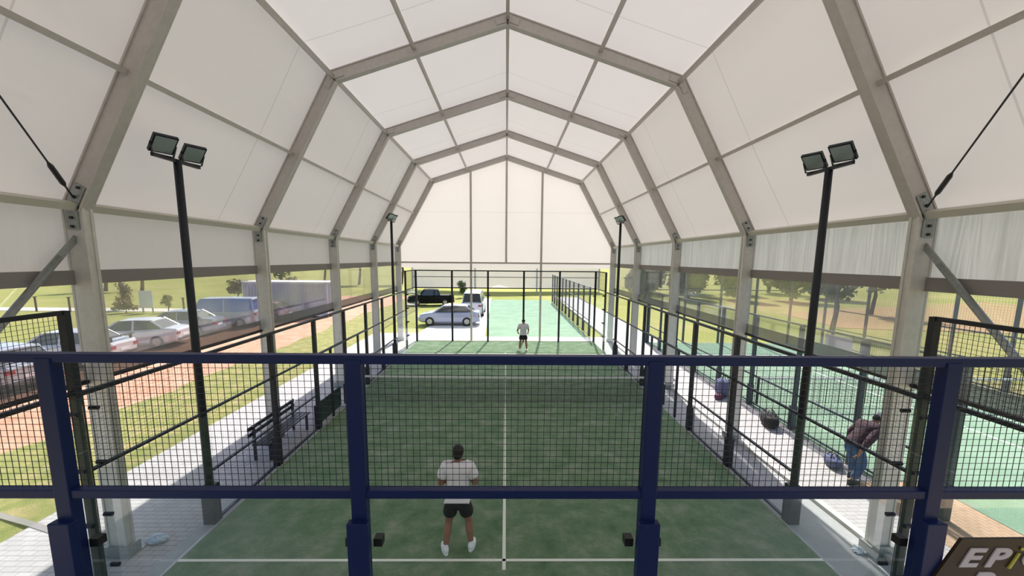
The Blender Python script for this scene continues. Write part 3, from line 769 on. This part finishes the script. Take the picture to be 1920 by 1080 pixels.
# ------------------------------------------------------------------ neighbouring court on the right
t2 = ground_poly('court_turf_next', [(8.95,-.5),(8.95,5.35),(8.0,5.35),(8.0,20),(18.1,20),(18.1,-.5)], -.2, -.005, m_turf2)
MB().box(8.1, 18.1, 3.02, 3.08, -.01, .002).build('service_line', m_line, t2)
MB().box(8.1, 18.1, 16.92, 16.98, -.01, .002).build('service_line', m_line, t2)
MB().box(13.07, 13.13, 3, 17, -.01, .002).build('centre_line', m_line, t2)
def simple_fence(x, s, ys, h, label, mf, mesh=True, glass_to=None, st=.05, w=.0022):
    t = empty('side_fence', (x, ys[0], 0), label, 'fence')
    for y in ys:
        MB().box(min(x, x+s*.09), max(x, x+s*.09), y-.05, y+.05, -.02, h).build('post', mf, t)
        MB().box(min(x-s*.01, x+s*.13), max(x-s*.01, x+s*.13), y-.075, y+.075, -.02, .66).build('sleeve', mf, t)
    for z in (h-.03, 2.0, .97, .06): MB().box(x+s*.02-.02, x+s*.02+.02, ys[0], ys[-1], z-.022, z+.022).build('rail', mf, t)
    if mesh:
        m = MB(); mesh_grid(m, 'x', x+s*.01, ys[0], ys[-1], .05, h-.05, st, w); m.build('mesh_panel', m_wire, t)
    return t
m_slate = mat('slate_grey_steel', (.045,.065,.080), .45)
simple_fence(8.08, -1, [4.1,6.1,8.1,10.1,12.1,14.1,16.1,18.1,20.1], 2.95, 'slate fence of the next court, nearest to the right path', m_slate, True)
simple_fence(18.1, 1, [5.4,7.4,9.4,11.4,13.4,15.4,17.4,19.4], 3.9, 'far outer fence of the next court with thin tall posts', m_slate, True, st=.1, w=.003)
t = empty('end_fence', (13, 20, 0), 'far end fence of the next court on the right', 'fence')
for x in (8.1, 10.1, 12.1, 14.1, 16.1, 18.1): MB().box(x-.05, x+.05, 20, 20.09, -.02, 4).build('post', m_slate, t)
for x in (8.1, 10.1, 12.1, 14.1, 16.1): MB().box(x+.06, x+1.94, 20-.006, 20.006, .02, 2.98).build('glass_panel', m_glass, t)
for z in (3.0, 3.97): MB().box(8.1, 18.1, 20.02, 20.08, z-.025, z+.025).build('rail', m_slate, t)
bn = empty('banner', (8.03, 6.8, 2.7), 'small white banner tied under the top rail of the next court fence', 'banner')
MB().box(7.985, 7.995, 6.42, 7.22, 2.58, 2.86).build('banner_sheet', m_white, bn)
b = MB()
for y, z in ((6.44,2.85),(7.20,2.85)): b.tube([(7.99,y,z),(8.04,y,2.93)], .008, 5)
b.build('ties', m_black, bn)
# net of the next court
nn = empty('court_net', (13.1, 10, 0), 'net of the neighbouring court on the right', 'net')
m = MB()
for i in range(100): x = 8.2+9.8*i/99; m.box(x-.004, x+.004, 9.997, 10.003, .03, .88)
for k in range(1, 12): m.box(8.2, 18.0, 9.998, 10.004, k*.075-.003, k*.075+.003)
m.build('net_mesh', m_black, nn); MB().box(8.2, 18.0, 9.98, 10.02, .85, .91).build('net_tape', m_tape, nn)
for x in (8.2, 18.0): MB().tube([(x, 10, 0), (x, 10, .95)], .04, 10).build('net_post', m_char, nn)

# further court straight ahead, beyond the end wall
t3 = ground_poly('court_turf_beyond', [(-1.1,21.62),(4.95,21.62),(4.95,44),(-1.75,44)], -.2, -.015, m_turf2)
simple_fence(5.05, 1, [21.9,23.9,25.9,27.9,29.9,31.9,33.9,35.9,37.9,39.9,41.9], 3.0, 'hazy fence running away beyond the end wall, right of the far green strip', m_slate, True, st=.1, w=.004)

# ------------------------------------------------------------------ vehicles
def paint(name, c): return mat(name, c, .28, .15, .6, coat=.5)
def loft(mb, secs):
    base = len(mb.v); n = len(secs[0])
    for s_ in secs: mb.v += s_
    for i in range(len(secs)-1):
        for j in range(n-1): a = base+i*n+j; mb.f.append([a, a+1, a+n+1, a+n])
    mb.f.append([base+j for j in range(n)][::-1]); m_ = base+(len(secs)-1)*n; mb.f.append([m_+j for j in range(n)])
def vehicle(loc, rz, label, col, L=4.4, W=1.76, belt=.92, roof=1.44, hood=.86, boot=.98, cab=(-1.75,-1.05,.35,1.05), cat='car', name='car', spoiler=False, glassm=None):
    """local x: front is +; cab = (rear window base, rear roof, front roof, windscreen base)"""
    t = empty(name, loc, label, cat); R = Matrix.Rotation(rz, 3, 'Z'); L0 = Vector(loc)
    def fin(mb): mb.v = [tuple(L0+R@Vector(v)) for v in mb.v]; return mb
    hl = L/2
    st_ = [(-hl,.78,.42,boot-.16),(-hl+.07,.90,.30,boot-.04),(-hl+.35,.97,.24,boot),(cab[0],1,.20,boot+.01),(cab[1],1,.19,belt+.02),(0,1,.19,belt),(cab[2],1,.19,belt),
           (cab[3],.99,.20,hood+.06),(hl-.65,.97,.20,hood),(hl-.22,.90,.24,hood-.10),(hl-.03,.78,.32,hood-.24),(hl,.70,.40,hood-.30)]
    secs = []
    for x, w, zb, zt in st_:
        w = w*W/2; mid = zb+(zt-zb)*.55
        secs.append([(x,-w*.86,zb),(x,-w*.98,zb+.10),(x,-w,mid),(x,-w*.975,zt-.08),(x,-w*.90,zt),(x,-w*.5,zt+.02),(x,w*.5,zt+.02),(x,w*.90,zt),(x,w*.975,zt-.08),(x,w,mid),(x,w*.98,zb+.10),(x,w*.86,zb)])
    b = MB(); loft(b, secs)
    for s_ in secs: pass
    n = 12
    for i in range(len(secs)-1): b.f.append([i*n, (i+1)*n, (i+1)*n+n-1, i*n+n-1])
    fin(b).build('car_body', col, t, smooth=False, fix=True)
    wb = W/2*.90; wr = W/2*.70
    def cabin(shr, zr, mb, x_in=0):
        A = [(cab[0]+x_in,-wb+shr,belt-.02),(cab[3]-x_in,-wb+shr,belt-.08),(cab[3]-x_in,wb-shr,belt-.08),(cab[0]+x_in,wb-shr,belt-.02)]
        B = [(cab[1]+x_in,-wr+shr,zr),(cab[2]-x_in,-wr+shr,zr),(cab[2]-x_in,wr-shr,zr),(cab[1]+x_in,wr-shr,zr)]
        mb.hexa(A+B); return mb
    fin(cabin(.0, roof-.03, MB())).build('windows', glassm or m_cglass, t)
    b = MB(); 
    sec2 = []
    for x, zt in ((cab[1]-.10, roof-.07), (cab[1]+.1, roof-.005), ((cab[1]+cab[2])/2, roof+.02), (cab[2]-.1, roof), (cab[2]+.10, roof-.07)):
        sec2.append([(x,-wr-.02,zt-.03),(x,-wr+.10,zt),(x,0,zt+.02),(x,wr-.10,zt),(x,wr+.02,zt-.03),(x,0,zt-.05)])
    loft(b, sec2); fin(b).build('roof_panel', col, t)
    b = MB()
    for s in (-1, 1):
        for (xa, xb) in ((cab[0], cab[1]), (cab[3], cab[2]), (-.32, -.32+(cab[1]-cab[0])*.02)):
            za = belt-.04
            b.bar((xa, s*(wb+.008), za), (xb, s*(wr+.008), roof-.04), .05, .075, (1,0,0))
    fin(b).build('pillars', col, t)
    for sx_ in (-1, 1):
        for s in (-1, 1):
            xc = sx_*(L*.30); wv = MB(); wv.tube([(xc, s*(W/2-.20), .31), (xc, s*(W/2+.012), .31)], .31, 18)
            o = fin(wv).build('wheel', m_tyre, t)
            r_ = MB(); r_.tube([(xc, s*(W/2-.02), .31), (xc, s*(W/2+.022), .31)], .19, 12); fin(r_).build('rim', m_rim, o)
    for s in (-1, 1):
        b = MB().box(-hl-.012, -hl+.16, min(s*W*.28, s*W*.43), max(s*W*.28, s*W*.43), boot-.34, boot-.20); fin(b).build('tail_lamp', m_red, t)
        b = MB().box(hl-.20, hl-.0, min(s*W*.26, s*W*.41), max(s*W*.26, s*W*.41), hood-.34, hood-.22); fin(b).build('head_lamp', m_white, t)
    b = MB().box(-hl-.02, -hl+.05, -.26, .26, .52, .63); fin(b).build('number_plate', m_white, t)
    b = MB().box(-hl-.03, -hl+.10, -W*.40, W*.40, .30, .46); fin(b).build('bumper', m_steelk if col is m_pw else col, t)
    if spoiler:
        b = MB(); b.box(-hl+.02, -hl+.24, -W*.38, W*.38, boot+.17, boot+.20); b.box(-hl+.08,-hl+.18,-W*.33,-W*.30,boot-.02,boot+.18); b.box(-hl+.08,-hl+.18,W*.30,W*.33,boot-.02,boot+.18)
        fin(b).build('spoiler', m_black, t)
    return t
m_pw = paint('white_paint', (.66,.67,.72)); m_ps = paint('silver_paint', (.42,.45,.52)); m_pg = paint('blue_grey_paint', (.16,.20,.28)); m_pk = mat('black_paint', (.004,.004,.004), .6, 0, .1)
m_blue_refl = paint('blue_window_reflection', (.05,.12,.42)); m_pp = paint('plum_paint', (.20,.07,.14)); m_pl = paint('lavender_silver_paint', (.34,.36,.50))  # the mid blue is a reflection painted in as the van's window colour
GZ = -.075; PI = math.pi
vehicle((-18.6,11.6,GZ), PI-.10, 'silver hatchback with dark side windows, nearest of the parked cars at left', m_ps, L=4.2, roof=1.55, belt=.98, boot=1.05, cab=(-1.95,-1.5,.4,1.15))
vehicle((-19.4,15.3,GZ), PI+.12, 'white saloon with a raised black boot spoiler, parked second from the left', m_pw, L=4.5, spoiler=True)
vehicle((-19.5,18.7,GZ), PI+.25, 'white saloon with rear lamps facing the court, between spoiler car and blue-grey car', m_pw, L=4.5)
vehicle((-20.0,22.2,GZ), PI+.2, 'blue-grey saloon parked beyond the two white cars', m_pg, L=4.5)
vehicle((-19.2,25.2,GZ), PI+.15, 'silver-blue van with a blue reflection painted on its windows, parked in front of the container', m_ps, L=4.4, roof=1.95, belt=1.05, boot=1.15, hood=1.05, cab=(-2.12,-2.0,1.1,1.7), cat='van', name='van', glassm=m_blue_refl)
vehicle((-18.0,27.7,GZ), PI+.1, 'plum coloured small car parked right of the silver-blue van', m_pp, L=3.7, roof=1.40)
vehicle((-4.0,26.3,-.03), PI, 'lavender silver car standing sideways beyond the far fence on pale concrete', m_pl, L=4.3, roof=1.42, cab=(-1.9,-1.2,.35,1.1))
vehicle((-7.6,38.6,-.03), PI+.2, 'black pickup far away on the grass beyond the end wall', m_pk, L=4.6, roof=1.60, belt=1.0, boot=1.0, hood=1.0, cab=(-.9,-.7,.6,1.1), cat='pickup', name='pickup_truck')
vehicle((-2.7,32.0,-.03), PI/2, 'white van standing behind the lavender silver car', m_pw, L=4.6, roof=2.0, belt=1.1, boot=1.2, hood=1.1, cab=(-2.22,-2.1,1.2,1.8), cat='van', name='van')

# container
m_cont = mat('pale_lavender_container_paint', (.46,.44,.54), .6)
ct = empty('storage_container', (-17.3,30.6,GZ), 'long pale lavender storage container beyond the parked cars', 'container')
b = MB(); X0, X1, Y_0, Y_1, H_ = -20.6, -14.0, 29.4, 31.8, 2.65
b.box(X0+.04, X1-.04, Y_0+.05, Y_1-.05, .1, H_-.05)
for i in range(26): x = X0+.12+i*.25; b.box(x, x+.12, Y_0+.01, Y_1-.01, .14, H_-.10)
for i in range(9): y = Y_0+.12+i*.25; b.box(X1-.05, X1-.01, y, y+.12, .14, H_-.10)
b.build('container_walls', m_cont, ct)
b = MB()
for z in (0.02, H_-.06): b.box(X0, X1, Y_0, Y_0+.08, z, z+.12); b.box(X0, X1, Y_1-.08, Y_1, z, z+.12); b.box(X1-.08, X1, Y_0, Y_1, z, z+.12); b.box(X0, X0+.08, Y_0, Y_1, z, z+.12)
for x in (X0, X1-.1):
    for y in (Y_0, Y_1-.1): b.box(x, x+.1, y, y+.1, -.02, H_+.06)
b.build('corner_frame', m_pw, ct)
MB().box(X0-.04, X1+.04, Y_0-.04, Y_1+.04, H_+.0, H_+.07).build('roof', m_white, ct)

# ------------------------------------------------------------------ plants and background
def leaf_mat(name, c1, c2):
    m = mat(name, c1, .7, 0, .2, (1.5, c2, .3, .7)); return m
m_leaf = leaf_mat('dark_leaves', (.035,.060,.022), (.075,.11,.035)); m_leaf2 = leaf_mat('olive_leaves', (.09,.11,.04), (.16,.17,.06))
m_leaf3 = leaf_mat('russet_leaves', (.19,.12,.08), (.25,.22,.10))
def crown_mesh(seed, n=900, r=(1,1,1), leaf=.16):
    random.seed(seed); b = MB(); cl = []
    for _ in range(14):
        a = random.uniform(0, 2*PI); q = random.uniform(0, .62); z = random.uniform(-.55, .6)
        cl.append((Vector((math.cos(a)*q, math.sin(a)*q, z)), random.uniform(.28, .45)))
    for i in range(n):
        c, cr = random.choice(cl); d = Vector((random.gauss(0,1), random.gauss(0,1), random.gauss(0,1))).normalized()
        p = c+d*cr*random.uniform(.7, 1.05); p = Vector((p.x*r[0], p.y*r[1], p.z*r[2]))
        e1 = Vector((random.gauss(0,1), random.gauss(0,1), random.gauss(0,1))).normalized(); e2 = e1.cross(d).normalized(); s = leaf*random.uniform(.6, 1.3)
        b.poly([p-e1*s-e2*s*.5, p-e1*s*.1-e2*s*.75, p+e1*s-e2*s*.1, p+e1*s*.2+e2*s*.7])
    for c, cr in cl: b.ball((c.x*r[0], c.y*r[1], c.z*r[2]), (cr*r[0]*.5, cr*r[1]*.5, cr*r[2]*.5), 9, 6)
    return b
def shift(b, p): b.v = [(v[0]+p[0], v[1]+p[1], v[2]+p[2]) for v in b.v]; return b
def tree(x, y, h, cr, label, m_=None, seed=1, low=.42, group=None, name='tree', n=900):
    t = empty(name, (x, y, -.1), label, 'tree' if name == 'tree' else 'shrub', group)
    cz = h*(low+1)/2; rz = h*(1-low)/2*1.15
    shift(crown_mesh(seed, n, (cr, cr, rz), cr*.11), (x, y, cz)).build('crown', m_ or m_leaf, t)
    b = MB(); b.tube([(x, y, -.15), (x+.04*h, y, h*.3), (x, y, h*.6)], [h*.032, h*.024, h*.014], 8)
    for a in (0.5, 2.4, 4.4): b.tube([(x+.02*h, y, h*.38), (x+math.cos(a)*cr*.4, y+math.sin(a)*cr*.4, h*.62)], [h*.014, h*.006], 6)
    b.build('trunk', m_bark, t, smooth=True)
    return t
# tall trees whose crowns hide behind the tent hem
G1 = 'trees beyond the field'
k_ = 0
for x, y, h, cr, lab in [
    (-53.5,52.5,7.0,1.7,'left one of two dark tree trunks just below the left hem'),
    (-50.0,54.0,7.0,1.7,'right one of two dark tree trunks just below the left hem'),
    (-44,78,8,5,'distant dark tree behind the field, seen left of the container'),
    (-33,72,8,3.2,'distant dark tree behind the container, left one'),
    (-26,70,8,3.2,'distant dark tree behind the container, right one'),
    (-19,72,8,3.2,'distant dark tree left of the white marquee')]:
    k_ += 1; tree(x, y, h, cr, lab, seed=k_, low=.46 if cr < 4 else .1, n=700)
for x, y, h, cr, lab in [
    (17,47,7,2.9,'dense dark tree right of the white marquee, leftmost of the right hand belt'),
    (22.8,48,7,2.9,'dense dark tree in the right hand belt, second from the marquee'),
    (28.6,47,7.5,2.9,'dense dark tree in the right hand belt, third from the marquee'),
    (34.4,46,7,2.9,'dense dark tree in the right hand belt, fourth from the marquee'),
    (40.5,50,7,3.0,'dense dark tree at the right end of the belt behind the next court'),
    (20,56,8.5,3.2,'taller dark tree in the back row of the belt, nearest to the marquee'),
    (26.5,57,8.5,3.2,'taller dark tree in the back row of the belt, second from the marquee'),
    (33,57,8.5,3.2,'taller dark tree in the back row of the belt, third from the marquee'),
    (40,59,8.5,3.2,'taller dark tree in the back row at the right end of the belt')]:
    k_ += 1; tree(x, y, h, cr, lab, seed=k_, low=.02, n=2200)
tree(22.0,24.2,5.2,1.5, 'small dark tree with a forked crown, just left of the near right tent post', m_leaf, 21, .40)
tree(33,33.5,5.6,2.4, 'loose olive tree standing left of the near right tent post, behind the field', m_leaf2, 22, .38)
tree(40,27,6.2,3.0, 'broad olive tree seen just right of the near right tent post', m_leaf2, 23, .46)
tree(60,38,7.0,3.2, 'dark tree in the field at the right edge of the picture', m_leaf, 24, .44)
for j, (x, y, h, cr, mm, lab) in enumerate([
    (-33.4,33.2,2.5,.9,m_leaf3,'thin russet sapling by the pale road, left of the white board'),
    (-31.6,31.4,1.1,1.0,m_leaf3,'low russet bush at the foot of the sapling'),
    (-28.6,32.0,1.5,.6,m_leaf2,'small olive shrub right of the white board'),
    (-25.5,40,2.2,1.3,m_leaf2,'olive shrub in the rough grass, left of the light pole'),
    (-24.0,43,2.4,1.5,m_leaf3,'russet shrub in the rough grass behind the blue-grey saloon'),
    (-30.5,44,2.2,1.6,m_leaf3,'wide russet shrub in the rough grass above the white saloons'),
    (-22.5,38,2.0,1.2,m_leaf2,'olive shrub just left of the container'),
    (-5.2,47,2.0,1.0,m_leaf,'small dark shrub on the grass beyond the end wall')]):
    tree(x, y, h, cr, lab, mm, 40+j, .15, name='shrub', n=420)
# row of small posts along the road
for j, (x, y, lab) in enumerate([(-39.5,31.9,'thin roadside post right of the left brace'),(-36.5,31.7,'thin roadside post left of the near left tent post'),(-27.2,31.9,'thin roadside post near the white board')]):
    b = MB(); b.tube([(x,y,-.1),(x,y,1.15)], .07, 8); b.box(x-.09, x+.09, y-.09, y+.09, 1.12, 1.18); o = b.build('roadside_post', m_bark); tag(o, lab, 'post')
nb = empty('notice_board', (-30.0,31.6,-.1), 'small white notice board on a post by the pale road', 'notice board')
MB().box(-30.55,-29.45,31.55,31.61,.35,1.75).build('board', m_white, nb)
for x in (-30.4,-29.6): MB().box(x-.04, x+.04, 31.62, 31.70, -.1, 1.7).build('leg', m_galv, nb)

# white marquee far away beyond the end wall
mq = empty('marquee', (0,60,-.1), 'long white marquee far beyond the end wall', 'marquee')
m_mq = fabric_mat('marquee_fabric', (.90,.84,.82), .50, None, .8, .2)
b = MB(); 
for (x0,x1) in ((-13.5,-4.6),(-4.4,4.4),(4.6,13.5)): b.poly([(x0,57,.35),(x1,57,.35),(x1,57,4.5),(x0,57,4.5)])
b.build('front_wall', m_mq, mq)
b = MB()
for s_ in (-1, 1): b.poly([(s_*14.2,56.7,4.5),(0,56.7,8.2),(0,64,8.2),(s_*14.2,64,4.5)])
b.build('roof', m_mq, mq)
MB().box(-13.5, 13.5, 56.9, 57.0, 1.95, 2.05).build('wall_bar', m_hem, mq)
for x in (-13.6,-4.5,4.5,13.6): MB().box(x-.1, x+.1, 56.9, 57.1, -.1, 4.5).build('upright', m_alu, mq)
